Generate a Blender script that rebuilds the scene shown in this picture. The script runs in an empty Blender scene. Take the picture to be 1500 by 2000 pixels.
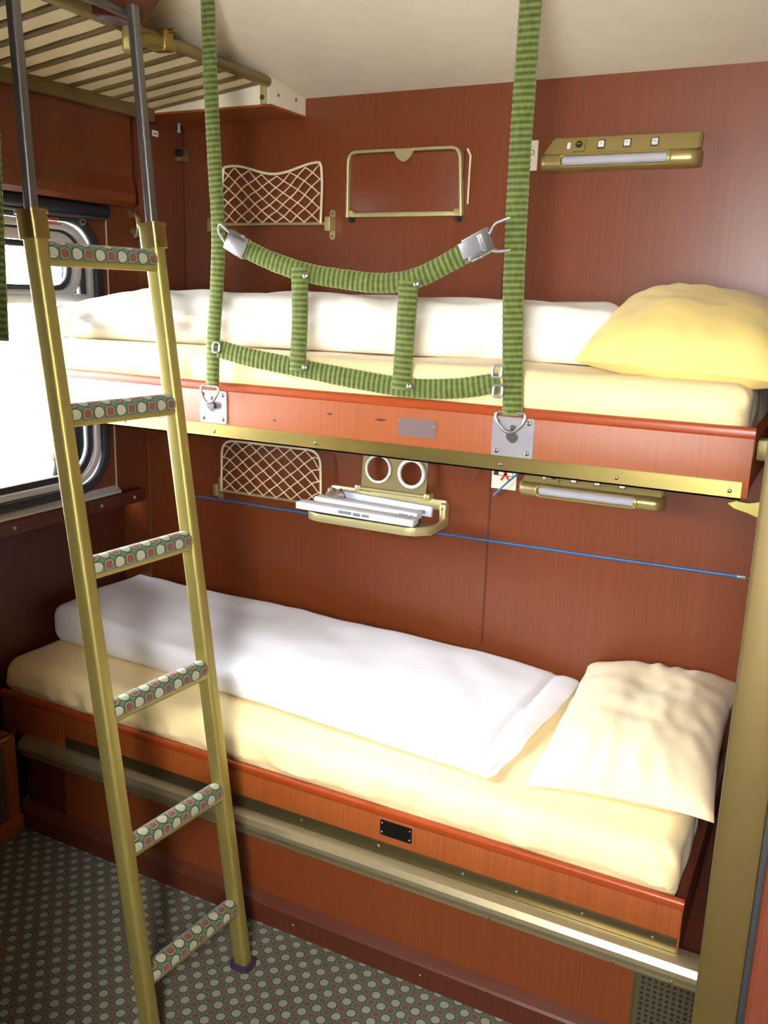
import bpy, bmesh, math, random
from math import sin, cos, pi, radians, sqrt, atan2
from mathutils import Vector, Matrix, noise
random.seed(4)
scene = bpy.context.scene
COL = scene.collection

# ------------------------------------------------------------------ helpers
def V(*a): return Vector(a)

def tag(o, label=None, cat=None, group=None, kind=None):
    if label: o['label'] = label
    if cat: o['category'] = cat
    if group: o['group'] = group
    if kind: o['kind'] = kind
    return o

def empty(name, loc, label=None, cat=None, group=None):
    o = bpy.data.objects.new(name, None)
    o.empty_display_size = .05
    o.location = loc
    COL.objects.link(o)
    return tag(o, label, cat, group)

def obj(name, bm, mat, parent=None, smooth=True, angle=40):
    """links a bmesh (world coordinates) as one mesh object"""
    bmesh.ops.recalc_face_normals(bm, faces=bm.faces[:])
    me = bpy.data.meshes.new(name)
    bm.to_mesh(me); bm.free()
    mats = mat if isinstance(mat, (list, tuple)) else [mat]
    for m in mats: me.materials.append(m)
    if smooth:
        me.polygons.foreach_set('use_smooth', [True] * len(me.polygons))
        me.set_sharp_from_angle(angle=radians(angle))
    o = bpy.data.objects.new(name, me)
    COL.objects.link(o)
    if parent:
        o.parent = parent
        root = parent
        off = Vector()
        while root: off += root.location; root = root.parent
        me.transform(Matrix.Translation(-off))
    return o

def BM(): return bmesh.new()

def box(bm, x0, x1, y0, y1, z0, z1, bev=0, seg=2, M=None):
    r = bmesh.ops.create_cube(bm, size=1)
    vs = r['verts']
    for v in vs:
        v.co = Vector(((x0 + x1) / 2 + v.co.x * (x1 - x0), (y0 + y1) / 2 + v.co.y * (y1 - y0), (z0 + z1) / 2 + v.co.z * (z1 - z0)))
        if M: v.co = M @ v.co
    if bev:
        es = list({e for v in vs for e in v.link_edges})
        bmesh.ops.bevel(bm, geom=es, offset=bev, segments=seg, affect='EDGES', profile=.5)
    return bm

def frames(pts, up, closed=False):
    n = len(pts); out = []
    prev = None
    for i in range(n):
        if closed: t = pts[(i + 1) % n] - pts[i - 1]
        else: t = pts[min(i + 1, n - 1)] - pts[max(i - 1, 0)]
        if t.length < 1e-9: t = prev or V(0, 0, 1)
        t = t.normalized(); prev = t
        a = up - t * up.dot(t)
        if a.length < 1e-5:
            a = t.orthogonal()
        a.normalize()
        out.append((a, t.cross(a)))
    return out

def sweep(bm, pts, prof, up=V(0, -1, 0), closed=False, cap=True, scale=None, uv=False):
    """prof: list of (a, b): a along 'up', b sideways"""
    pts = [Vector(p) for p in pts]
    fr = frames(pts, up, closed)
    rings = []
    for i, p in enumerate(pts):
        s = scale(i) if scale else 1
        a, b = fr[i]
        rings.append([bm.verts.new(p + a * (q[0] * s) + b * (q[1] * s)) for q in prof])
    L = [0]
    for i in range(1, len(pts)): L.append(L[-1] + (pts[i] - pts[i - 1]).length)
    P = [0]
    for k in range(len(prof)):
        q0 = prof[k]; q1 = prof[(k + 1) % len(prof)]
        P.append(P[-1] + math.hypot(q1[0] - q0[0], q1[1] - q0[1]))
    ul = bm.loops.layers.uv.verify() if uv else None
    n = len(pts); m = len(prof)
    for i in range(n if closed else n - 1):
        j = (i + 1) % n
        for k in range(m):
            l = (k + 1) % m
            f = bm.faces.new((rings[i][k], rings[i][l], rings[j][l], rings[j][k]))
            if uv:
                for lp, (uu, vv) in zip(f.loops, ((P[k], L[i]), (P[k + 1], L[i]), (P[k + 1], L[j]), (P[k], L[j]))):
                    lp[ul].uv = (uu, vv)
    if cap and not closed:
        bm.faces.new(rings[0][::-1]); bm.faces.new(rings[-1])
    return bm

def circ(r, n=10, ry=None):
    ry = ry or r
    return [(r * cos(2 * pi * k / n), ry * sin(2 * pi * k / n)) for k in range(n)]

def rrect(w, h, r, seg=3):
    out = []
    for cx, cy, a0 in ((w / 2 - r, h / 2 - r, 0), (-w / 2 + r, h / 2 - r, 90), (-w / 2 + r, -h / 2 + r, 180), (w / 2 - r, -h / 2 + r, 270)):
        for k in range(seg + 1):
            a = radians(a0 + 90 * k / seg)
            out.append((cx + r * cos(a), cy + r * sin(a)))
    return out

def tube(bm, pts, r, n=10, closed=False, up=V(0, -1, .013)):
    return sweep(bm, pts, circ(r, n), up=up, closed=closed)

def cyl(bm, p0, p1, r, n=16, r2=None):
    p0 = Vector(p0); p1 = Vector(p1)
    t = (p1 - p0)
    up = t.orthogonal().normalized()
    a = up; b = t.normalized().cross(a)
    r2 = r if r2 is None else r2
    A = [bm.verts.new(p0 + (a * cos(2 * pi * k / n) + b * sin(2 * pi * k / n)) * r) for k in range(n)]
    B = [bm.verts.new(p1 + (a * cos(2 * pi * k / n) + b * sin(2 * pi * k / n)) * r2) for k in range(n)]
    for k in range(n):
        bm.faces.new((A[k], A[(k + 1) % n], B[(k + 1) % n], B[k]))
    bm.faces.new(A[::-1]); bm.faces.new(B)
    return bm

def dome(bm, c, axis, r, h, n=12):
    """screw / rivet head"""
    c = Vector(c); axis = Vector(axis).normalized()
    a = axis.orthogonal().normalized(); b = axis.cross(a)
    rings = []
    for s in (0, 30, 60):
        rr = r * cos(radians(s)); hh = h * sin(radians(s))
        rings.append([bm.verts.new(c + axis * hh + (a * cos(2 * pi * k / n) + b * sin(2 * pi * k / n)) * rr) for k in range(n)])
    for i in range(2):
        for k in range(n):
            bm.faces.new((rings[i][k], rings[i][(k + 1) % n], rings[i + 1][(k + 1) % n], rings[i + 1][k]))
    bm.faces.new(rings[0][::-1]); bm.faces.new(rings[-1])
    return bm

def prism(bm, poly, o, ax, ay, depth):
    """polygon in the plane o + ax*u + ay*v, extruded by the vector depth"""
    A = [bm.verts.new(o + ax * p[0] + ay * p[1]) for p in poly]
    B = [bm.verts.new(o + ax * p[0] + ay * p[1] + depth) for p in poly]
    n = len(poly)
    for k in range(n): bm.faces.new((A[k], A[(k + 1) % n], B[(k + 1) % n], B[k]))
    bm.faces.new(A[::-1]); bm.faces.new(B)
    return bm

def plate_holes(bm, outer, holes, o, ax, ay, depth):
    """flat plate with holes: outer and holes are 2D loops"""
    es = []; allv = []
    for loop in [outer] + holes:
        vs = [bm.verts.new(o + ax * p[0] + ay * p[1]) for p in loop]
        allv += vs
        es += [bm.edges.new((vs[k], vs[(k + 1) % len(vs)])) for k in range(len(vs))]
    r = bmesh.ops.triangle_fill(bm, use_beauty=True, use_dissolve=False, edges=es)
    fs = [g for g in r['geom'] if isinstance(g, bmesh.types.BMFace)]
    e = bmesh.ops.extrude_face_region(bm, geom=fs)
    bmesh.ops.translate(bm, vec=depth, verts=[g for g in e['geom'] if isinstance(g, bmesh.types.BMVert)])
    return bm

def soft(bm, x0, x1, y0, y1, z0, z1, r, step=.02, fn=None, rz=None):
    """rounded soft block, dense enough to carry folds; fn(p, q) moves a point, q are its -1..1 coordinates"""
    nx = max(4, int((x1 - x0) / step)); ny = max(4, int((y1 - y0) / step)); nz = max(4, int((z1 - z0) / step * 1.4))
    c = V((x0 + x1) / 2, (y0 + y1) / 2, (z0 + z1) / 2)
    h = V((x1 - x0) / 2, (y1 - y0) / 2, (z1 - z0) / 2)
    cache = {}
    def vert(i, j, k):
        key = (i, j, k)
        if key not in cache:
            q = V(2 * i / nx - 1, 2 * j / ny - 1, 2 * k / nz - 1)
            p = V(q.x * h.x, q.y * h.y, q.z * h.z)
            inn = V(max(-h.x + r, min(h.x - r, p.x)), max(-h.y + r, min(h.y - r, p.y)), max(-h.z + (rz or r), min(h.z - (rz or r), p.z)))
            d = p - inn
            if d.length > 1e-9:
                m = max(abs(d.x) / r, abs(d.y) / r, abs(d.z) / (rz or r))
                e = V(d.x / r, d.y / r, d.z / (rz or r))
                e = e.normalized() * m
                p = inn + V(e.x * r, e.y * r, e.z * (rz or r))
            p = p + c
            if fn: p = fn(p, q)
            cache[key] = bm.verts.new(p)
        return cache[key]
    def quad(a, b, c_, d): bm.faces.new((vert(*a), vert(*b), vert(*c_), vert(*d)))
    for i in range(nx):
        for j in range(ny):
            quad((i, j, 0), (i, j + 1, 0), (i + 1, j + 1, 0), (i + 1, j, 0))
            quad((i, j, nz), (i + 1, j, nz), (i + 1, j + 1, nz), (i, j + 1, nz))
    for i in range(nx):
        for k in range(nz):
            quad((i, 0, k), (i + 1, 0, k), (i + 1, 0, k + 1), (i, 0, k + 1))
            quad((i, ny, k), (i, ny, k + 1), (i + 1, ny, k + 1), (i + 1, ny, k))
    for j in range(ny):
        for k in range(nz):
            quad((0, j, k), (0, j, k + 1), (0, j + 1, k + 1), (0, j + 1, k))
            quad((nx, j, k), (nx, j + 1, k), (nx, j + 1, k + 1), (nx, j, k + 1))
    return bm

def N(x, y, z=0.): return noise.noise(Vector((x, y, z)))
def sst(a, b, x):
    t = max(0., min(1., (x - a) / (b - a))); return t * t * (3 - 2 * t)

def smooth_path(pts, n=12):
    """Catmull-Rom through the points"""
    pts = [Vector(p) for p in pts]
    P = [pts[0] * 2 - pts[1]] + pts + [pts[-1] * 2 - pts[-2]]
    out = []
    for i in range(1, len(P) - 2):
        for k in range(n):
            t = k / n
            a, b, c, d = P[i - 1], P[i], P[i + 1], P[i + 2]
            out.append(.5 * ((2 * b) + (c - a) * t + (2 * a - 5 * b + 4 * c - d) * t * t + (3 * b - a - 3 * c + d) * t ** 3))
    out.append(pts[-1])
    return out

def resample(pts, step):
    out = [pts[0].copy()]; acc = 0
    for a, b in zip(pts[:-1], pts[1:]):
        L = (b - a).length; s = step - acc
        while s <= L:
            out.append(a.lerp(b, s / L)); s += step
        acc = L - (s - step)
    out.append(pts[-1].copy())
    return out

def round_path(pts, r, n=6, closed=True):
    """polyline with filleted corners"""
    pts = [Vector(p) for p in pts]; out = []; m = len(pts)
    for i in range(m):
        if not closed and i in (0, m - 1): out.append(pts[i]); continue
        p = pts[i]; a = pts[i - 1] - p; b = pts[(i + 1) % m] - p
        rr = min(r, a.length * .49, b.length * .49)
        A = p + a.normalized() * rr; B = p + b.normalized() * rr
        for k in range(n + 1):
            t = k / n
            out.append(A * (1 - t) ** 2 + p * (2 * t * (1 - t)) + B * t * t)
    return out

# ------------------------------------------------------------------ materials
def srgb(r, g, b):
    f = lambda c: (c / 255 / 12.92) if c / 255 <= .04045 else ((c / 255 + .055) / 1.055) ** 2.4
    return (f(r), f(g), f(b), 1)

class NT:
    def __init__(self, name):
        self.m = bpy.data.materials.new(name); self.m.use_nodes = True
        self.t = self.m.node_tree; self.b = self.t.nodes['Principled BSDF']
    def n(self, typ, **k):
        nd = self.t.nodes.new(typ)
        for a, v in k.items(): setattr(nd, a, v)
        return nd
    def l(self, a, b): self.t.links.new(a, b)
    def math(self, op, a, b=None, c=None):
        nd = self.n('ShaderNodeMath', operation=op)
        for i, x in enumerate((a, b, c)):
            if x is None: continue
            if isinstance(x, (int, float)): nd.inputs[i].default_value = x
            else: self.l(x, nd.inputs[i])
        return nd.outputs[0]
    def mix(self, fac, a, b):
        nd = self.n('ShaderNodeMix', data_type='RGBA')
        for s, x in ((nd.inputs[0], fac), (nd.inputs[6], a), (nd.inputs[7], b)):
            if hasattr(x, 'is_output'): self.l(x, s)
            else: s.default_value = x
        return nd.outputs[2]
    def coords(self, kind='Object', scale=(1, 1, 1)):
        tc = self.n('ShaderNodeTexCoord'); mp = self.n('ShaderNodeMapping')
        mp.inputs['Scale'].default_value = scale
        self.l(tc.outputs[kind], mp.inputs['Vector'])
        return mp.outputs[0]
    def noise(self, vec, scale=1, detail=2, rough=.5):
        nd = self.n('ShaderNodeTexNoise')
        nd.inputs['Scale'].default_value = scale; nd.inputs['Detail'].default_value = detail
        nd.inputs['Roughness'].default_value = rough
        self.l(vec, nd.inputs['Vector'])
        return nd.outputs['Fac']
    def ramp(self, fac, stops):
        nd = self.n('ShaderNodeValToRGB'); cr = nd.color_ramp
        cr.elements[0].position, cr.elements[0].color = stops[0]
        cr.elements[1].position, cr.elements[1].color = stops[-1]
        for p, c in stops[1:-1]:
            e = cr.elements.new(p); e.color = c
        self.l(fac, nd.inputs[0])
        return nd.outputs[0]
    def bump(self, h, strength=.2, dist=.002):
        nd = self.n('ShaderNodeBump')
        nd.inputs['Strength'].default_value = strength; nd.inputs['Distance'].default_value = dist
        self.l(h, nd.inputs['Height']); self.l(nd.outputs[0], self.b.inputs['Normal'])
    def set(self, color=None, rough=None, metal=None, **k):
        if color is not None:
            if hasattr(color, 'is_output'): self.l(color, self.b.inputs['Base Color'])
            else: self.b.inputs['Base Color'].default_value = color
        if rough is not None:
            if hasattr(rough, 'is_output'): self.l(rough, self.b.inputs['Roughness'])
            else: self.b.inputs['Roughness'].default_value = rough
        if metal is not None: self.b.inputs['Metallic'].default_value = metal
        for a, v in k.items(): self.b.inputs[a.replace('_', ' ')].default_value = v
        return self.m

def plain(name, color, rough=.5, metal=0, **k):
    t = NT(name)
    v = t.noise(t.coords(), 14, 3)
    c2 = tuple(min(1, x * .86) for x in color[:3]) + (1,)
    return t.set(t.mix(v, c2, color), rough, metal, **k)

def wood(name, dark, light, rough=.3, grain=(520, 520, 2.0), coat=.25):
    t = NT(name)
    co = t.coords('Object', grain)
    a = t.noise(co, 1, 3, .6)
    b = t.noise(t.coords('Object', (150, 150, .8)), 1, 2)
    g = t.math('ADD', t.math('MULTIPLY', a, .62), t.math('MULTIPLY', b, .38))
    col = t.ramp(g, [(.25, dark), (.5, tuple((x + y) / 2 for x, y in zip(dark, light))), (.75, light)])
    t.bump(a, .05, .0005)
    return t.set(col, rough, 0, Coat_Weight=coat, Coat_Roughness=.22)

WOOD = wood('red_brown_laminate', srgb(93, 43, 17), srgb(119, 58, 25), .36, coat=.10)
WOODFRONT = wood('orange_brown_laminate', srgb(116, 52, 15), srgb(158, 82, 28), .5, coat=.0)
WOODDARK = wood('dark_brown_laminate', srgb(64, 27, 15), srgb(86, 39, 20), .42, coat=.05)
WOODLIP = wood('red_lip', srgb(134, 52, 16), srgb(152, 64, 20), .34, (8, 400, 400), 0)

def metal(name, color, rough=.32, scratch=.12, k=1.0):
    t = NT(name)
    n1 = t.noise(t.coords('Object', (4, 90, 90)), 1, 4, .7)
    n2 = t.noise(t.coords(), 30, 4, .7)
    r = t.math('ADD', rough - scratch / 2, t.math('MULTIPLY', n1, scratch))
    c = t.mix(n2, tuple(x * .82 for x in color[:3]) + (1,), color)
    return t.set(c, r, k)
BRASS = metal('brass', srgb(182, 164, 98), .34)
BRASSP = metal('gold_lacquer', srgb(158, 145, 78), .45, .1, .65)
JAMB = metal('dark_brass_post', srgb(84, 69, 32), .5, .1, .6)  # brass colour darkened evenly to stand in for weaker light on the post
VENT = metal('vent_metal', srgb(100, 92, 66), .5, .1, .6)
BRASSPALE = metal('pale_brass', srgb(206, 196, 142), .42, .1, .7)
BRASSDK = metal('aged_brass', srgb(150, 136, 92), .42, .12, .7)
BRONZE = metal('bronze_lacquer', srgb(172, 154, 98), .36, .06, .6)
STRIP = metal('dark_brass_strip', srgb(112, 100, 68), .38, .1, .85)
RAILB = metal('bright_brass_rail', srgb(196, 184, 146), .34, .12, .85)
STEEL = metal('steel', srgb(172, 170, 174), .38, .12, .65)
STEELDK = metal('dark_steel', srgb(108, 104, 100), .36, .1, .75)
ALU = metal('aluminium', srgb(206, 206, 204), .35)
ALUP = metal('painted_aluminium', srgb(222, 224, 226), .4, .1, .25)
WIRE = plain('pale_wire', srgb(226, 214, 178), .4)
CREAM = plain('cream_paint', srgb(234, 226, 202), .45)
CEIL = plain('ceiling_cream', srgb(250, 243, 220), .5)
WHITEPL = plain('white_plastic', srgb(232, 232, 226), .4)
TUBEW = plain('frosted_diffuser', srgb(176, 172, 182), .35)
BLACK = plain('black_rubber', srgb(26, 26, 28), .5)
RUBBER = plain('window_rubber', srgb(44, 47, 52), .45)
NAVY = plain('navy_blind', srgb(24, 30, 46), .45)
FOOT = plain('blue_black_rubber', srgb(40, 38, 58), .55)
BLUE = plain('blue_cord', srgb(38, 104, 158), .45)
PAPER = plain('white_paper', srgb(242, 242, 242), .6)
PAPERL = plain('lilac_paper', srgb(206, 210, 232), .6)
INK = plain('grey_ink', srgb(112, 120, 140), .6)
INKD = plain('black_ink', srgb(30, 30, 30), .6)
RED = plain('red_ink', srgb(200, 34, 34), .6)
ORANGE = plain('orange_print', srgb(210, 96, 40), .6)
SCREW = metal('screw', srgb(150, 140, 110), .35)
DARK = plain('dark_hole', srgb(20, 16, 14), .8)
NAMEP = metal('engraved_plate', srgb(150, 128, 126), .4, .1, .7)
NAMEPD = metal('dark_engraved_plate', srgb(74, 74, 76), .35)
SLAT = plain('cream_slat', srgb(252, 240, 198), .5)
OLIVE = plain('olive_bar', srgb(112, 98, 54), .45)

def cloth(name, color, rough=.85, weave=900, stripes=None, fold=.35):
    t = NT(name)
    n = t.noise(t.coords('Object', (7, 11, 9)), 1, 3, .55)
    n2 = t.noise(t.coords(), weave, 1)
    c = t.mix(t.noise(t.coords(), 5, 2), tuple(x * .95 for x in color[:3]) + (1,), color)
    if stripes:
        w = t.n('ShaderNodeTexWave', wave_type='BANDS', bands_direction='X'); w.inputs['Scale'].default_value = stripes
        t.l(t.coords(), w.inputs['Vector'])
        c = t.mix(t.math('MULTIPLY', w.outputs['Fac'], .5), c, tuple(x * .9 for x in color[:3]) + (1,))
    h = t.math('ADD', t.math('MULTIPLY', n, 1.), t.math('MULTIPLY', n2, .03))
    t.bump(h, fold, .012)
    return t.set(c, rough, 0, Sheen_Weight=.15)
SHEET = cloth('cream_sheet', srgb(238, 217, 160))
PILLOWY = cloth('yellow_pillowcase', srgb(236, 208, 124), fold=.25)
PILLOWC = cloth('cream_pillowcase', srgb(230, 212, 170), fold=.3)
DUVET = cloth('white_linen', srgb(228, 224, 214), fold=.5)
DUVETS = cloth('white_striped_linen', srgb(238, 239, 244), stripes=38, fold=.2)

def carpet(name, kind, p, dim=1):
    t = NT(name)
    co = t.coords(kind, (1 / p, 1 / p, 1 / p))
    sp = t.n('ShaderNodeSeparateXYZ'); t.l(co, sp.inputs[0])
    u, v = sp.outputs[0], sp.outputs[1]
    fu, fv = t.math('FLOOR', u), t.math('FLOOR', v)
    par = t.math('MODULO', t.math('ABSOLUTE', t.math('ADD', fu, fv)), 2.)
    du = t.math('ABSOLUTE', t.math('SUBTRACT', t.math('SUBTRACT', u, fu), .5))
    dv = t.math('ABSOLUTE', t.math('SUBTRACT', t.math('SUBTRACT', v, fv), .5))
    pw = lambda q: t.math('POWER', q, 3.)
    d = t.math('POWER', t.math('ADD', pw(du), pw(dv)), 1 / 3)          # squarish distance
    d2 = t.math('SQRT', t.math('ADD', t.math('MULTIPLY', du, du), t.math('MULTIPLY', dv, dv)))
    wob = t.math('MULTIPLY', t.math('SUBTRACT', t.noise(t.coords(kind), 260, 2), .5), .08)
    d = t.math('ADD', d, wob); d2 = t.math('ADD', d2, wob)
    green, dk, brown, cream, ring, teal = [tuple(q * dim for q in srgb(*c)[:3]) + (1,) for c in ((78, 104, 50), (26, 48, 28), (116, 56, 36), (176, 172, 142), (142, 132, 88), (76, 112, 86))]
    A = t.ramp(d, [(.0, brown), (.31, brown), (.33, ring), (.40, ring), (.42, dk), (.475, dk), (.49, teal), (.6, teal)])
    B = t.ramp(d2, [(.0, cream), (.40, cream), (.43, dk), (.49, dk), (.51, green), (.6, teal)])
    c = t.mix(par, A, B)
    pile = t.noise(t.coords(kind), 900, 2)
    c = t.mix(t.math('MULTIPLY', pile, .45), c, dk)
    t.bump(pile, .3, .002)
    return t.set(c, .95, 0, Sheen_Weight=.2)
CARPET = carpet('patterned_carpet', 'Object', .0255, .5)
PADCARPET = carpet('rung_carpet', 'UV', .0275, .82)

def strapmat(name):
    t = NT(name)
    co = t.n('ShaderNodeTexCoord'); sp = t.n('ShaderNodeSeparateXYZ'); t.l(co.outputs['UV'], sp.inputs[0])
    w = t.math('SINE', t.math('MULTIPLY', sp.outputs[1], 2 * pi / .0125))
    w = t.math('ADD', t.math('MULTIPLY', w, .5), .5)
    n = t.noise(t.coords('UV', (120, 40, 1)), 1, 3)
    f = t.math('MULTIPLY', t.math('ADD', t.math('MULTIPLY', w, .6), t.math('MULTIPLY', n, .7)), .85)
    c = t.ramp(f, [(.25, srgb(50, 58, 20)), (.55, srgb(76, 88, 34)), (.85, srgb(102, 114, 52))])
    t.bump(w, .5, .002)
    return t.set(c, .95, 0, Sheen_Weight=.5, Sheen_Tint=(.6, .7, .3, 1))
GREEN = strapmat('green_corduroy')

def glassmat():
    t = NT('window_glass')
    tr = t.n('ShaderNodeBsdfTransparent'); gl = t.n('ShaderNodeBsdfGlossy'); gl.inputs['Roughness'].default_value = .02
    fr = t.n('ShaderNodeFresnel'); fr.inputs['IOR'].default_value = 1.45
    mx = t.n('ShaderNodeMixShader'); t.l(fr.outputs[0], mx.inputs[0]); t.l(tr.outputs[0], mx.inputs[1]); t.l(gl.outputs[0], mx.inputs[2])
    t.l(mx.outputs[0], t.t.nodes['Material Output'].inputs['Surface'])
    return t.m
GLASS = glassmat()

# ------------------------------------------------------------------ setting
def struct(name, bm, mat, parent=None, smooth=False):
    o = obj(name, bm, mat, parent, smooth)
    if not parent: o['kind'] = 'structure'
    return o

XR, YF = 2.0, -2.95                 # door wall, wall behind the photographer
bm = BM(); box(bm, -.25, 3.0, YF - .1, .1, -.06, 0); struct('floor', bm, CARPET)
bm = BM()                            # ceiling rises slightly towards the opposite side
prism(bm, [(.1, 2.173), (YF - .1, 2.55), (YF - .1, 2.62), (.1, 2.24)], V(-.25, 0, 0), V(0, 1, 0), V(0, 0, 1), V(3.25, 0, 0))
struct('ceiling', bm, CEIL)
bm = BM(); box(bm, -.25, 1.145, 0, .05, -.02, 2.35); box(bm, 1.1465, 2.5, 0, .05, -.02, 2.35); struct('wall_back', bm, WOOD)
bm = BM(); box(bm, 1.143, 1.149, -.0016, .004, .55, 2.19); struct('trim_1', bm, WOODDARK)

# window wall with a round-cornered opening
HY0, HY1, HZ0, HZ1, HR = -1.36, -.405, .995, 1.80, .12
hole = [(p[0] + (HY0 + HY1) / 2, p[1] + (HZ0 + HZ1) / 2) for p in rrect(HY1 - HY0, HZ1 - HZ0, HR, 8)]
bm = BM()
plate_holes(bm, [(YF - .1, .93), (.02, .93), (.02, 2.6), (YF - .1, 2.6)], [hole[::-1]], V(-.015, 0, 0), V(0, 1, 0), V(0, 0, 1), V(-.05, 0, 0))
struct('wall_window', bm, WOOD)
bm = BM(); box(bm, -.2, -.12, YF, .02, -.02, .935); struct('wall_below_window', bm, WOODDARK)
bm = BM(); box(bm, -.13, 0, -.215, 0, -.02, 2.2, .003); struct('trim_2', bm, WOOD)                       # corner casing
bm = BM(); box(bm, -.02, -.0125, -.357, -.3525, .975, 1.84); struct('trim_3', bm, CREAM)            # pale strip
# bulged cover above the window
bm = BM()
prof = [(0., 1.848), (.028, 1.848), (.040, 1.862), (.044, 1.885), (.030, 1.935), (.03, 2.135), (-.02, 2.135)]
prism(bm, [(p[0], p[1]) for p in prof], V(0, YF, 0), V(1, 0, 0), V(0, 0, 1), V(0, -.28 - YF, 0))
struct('trim_4', bm, WOOD)
# sill board with a pale top
bm = BM(); box(bm, -.13, .012, YF, -.25, .912, .958, .006, 3); sill = struct('trim_5', bm, WOODDARK)
bm = BM(); prism(bm, [(-.03, .995), (-.03, .96), (.004, .9585), (.004, .964)], V(0, YF, 0), V(1, 0, 0), V(0, 0, 1), V(0, -.352 - YF, 0)); struct('sill_top', bm, ALUP, sill)
for y in (-.30, -.45, -.79):
    bm = BM(); dome(bm, (.012, y, .934), (1, 0, 0), .0065, .004); struct('screw', bm, STEEL, sill, True)

# door wall and its reveal, the far wall behind the camera with a wide daylight window
bm = BM(); box(bm, XR, 2.6, -1.6, 0, -.02, 2.6); struct('wall_right', bm, WOODDARK)
bm = BM(); prism(bm, [(-.1, -1.42), (.48, -1.42), (1.33, -2.09), (1.33, YF), (-.1, YF)], V(0, 0, -.02), V(1, 0, 0), V(0, 1, 0), V(0, 0, 2.62)); struct('wall_left_blocker', bm, WOODDARK)  # unseen diagonal blocker, shaped to keep rear daylight off ladder and lower left
WX0, WX1, WZ0, WZ1 = 1.85, 2.19, 1.25, 2.05
bm = BM()
plate_holes(bm, [(-.25, -.02), (3.0, -.02), (3.0, 2.65), (-.25, 2.65)], [[(WX0, WZ0), (WX0, WZ1), (WX1, WZ1), (WX1, WZ0)]], V(0, YF, 0), V(1, 0, 0), V(0, 0, 1), V(0, -.06, 0))
struct('wall_front', bm, WOOD)
bm = BM(); box(bm, 2.6, 2.66, YF, 0, -.02, 2.65); struct('wall_corridor', bm, WOOD)

# brass door post with the brown lacquered reveal beside it
bm = BM(); box(bm, 1.997, 2.042, -1.612, -1.55, 0, 2.2, .004); door = struct('door_1', bm, JAMB, None, True)
bm = BM(); box(bm, 2.042, 2.048, -1.606, -1.57, 0, 2.2); struct('door_seal', bm, BLACK, door)
bm = BM(); box(bm, 2.048, 2.3, -1.625, -1.58, 0, 2.2, .006); struct('door_leaf', bm, WOODDARK, door)

# ------------------------------------------------------------------ window
win = bpy.data.objects.new('window_1', None); COL.objects.link(win); win.location = (-.03, -.88, .995); win['kind'] = 'structure'
def ring(y0, y1, z0, z1, r, x, w, d, name, mat, parent=win):
    loop = [V(x, p[0] + (y0 + y1) / 2, p[1] + (z0 + z1) / 2) for p in rrect(y1 - y0, z1 - z0, r, 10)]
    bm = BM(); sweep(bm, loop, rrect(d, w, min(w, d) * .25, 2), up=V(1, 0, 0), closed=True)
    return struct(name, bm, mat, parent, True)
ring(HY0 - .002, HY1 + .002, HZ0 - .002, HZ1 + .002, HR, -.012, .028, .03, 'rubber_gasket', RUBBER)
ring(HY0 + .024, HY1 - .024, HZ0 + .022, HZ1 - .024, HR - .01, -.02, .022, .024, 'aluminium_frame', ALUP)
ring(HY0 + .046, HY1 - .046, HZ0 + .040, HZ1 - .04, HR - .02, -.03, .024, .02, 'inner_gasket', RUBBER)
ring(HY0 + .07, HY1 - .066, 1.58, HZ1 - .055, .075, -.03, .03, .024, 'vent_frame', ALUP)
ring(HY0 + .095, HY1 - .092, 1.6, HZ1 - .08, .055, -.034, .018, .018, 'vent_gasket', RUBBER)
bm = BM(); box(bm, -.045, -.008, HY0 + .03, HY1 - .032, 1.556, 1.586, .006); struct('crossbar', bm, ALUP, win, True)
bm = BM(); box(bm, -.047, -.043, HY0 + .01, HY1 - .01, HZ0 + .01, 1.57); struct('lower_pane', bm, GLASS, win)
bm = BM(); box(bm, -.047, -.043, HY0 + .05, HY1 - .05, 1.572, HZ1 - .02); struct('upper_pane', bm, GLASS, win)
bm = BM(); cyl(bm, (-.02, -.47, 1.792), (.008, -.47, 1.792), .011, 18); lk = struct('vent_lock', bm, STEEL, win, True)
bm = BM(); cyl(bm, (.008, -.47, 1.792), (.010, -.47, 1.792), .005, 12); struct('keyhole', bm, BLACK, lk, True)
bm = BM()                                                      # orange printed notice on the frame
for i, (a, b, z) in enumerate(((-.615, -.560, 1.792), (-.607, -.566, 1.785), (-.600, -.552, 1.778))):
    yy = a
    while yy < b:
        w = random.uniform(.003, .007); box(bm, .0035, .0042, yy, yy + w, z - .0022, z + .0022); yy += w + .0018
struct('printed_notice', bm, ORANGE, win)
# roller blind
bl = empty('roller_blind', (-.0, -.85, 1.83), 'dark blue roller blind rolled up above the train window', 'blind')
bm = BM(); cyl(bm, (.004, -1.40, 1.828), (.004, -.372, 1.828), .020, 20); obj('roller', bm, NAVY, bl)
bm = BM(); cyl(bm, (.010, -1.40, 1.806), (.010, -.385, 1.806), .006, 10); obj('pull_bar', bm, STEELDK, bl)
bm = BM(); box(bm, -.014, .012, -.372, -.364, 1.81, 1.846, .002); obj('end_bracket', bm, STEEL, bl)

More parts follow.
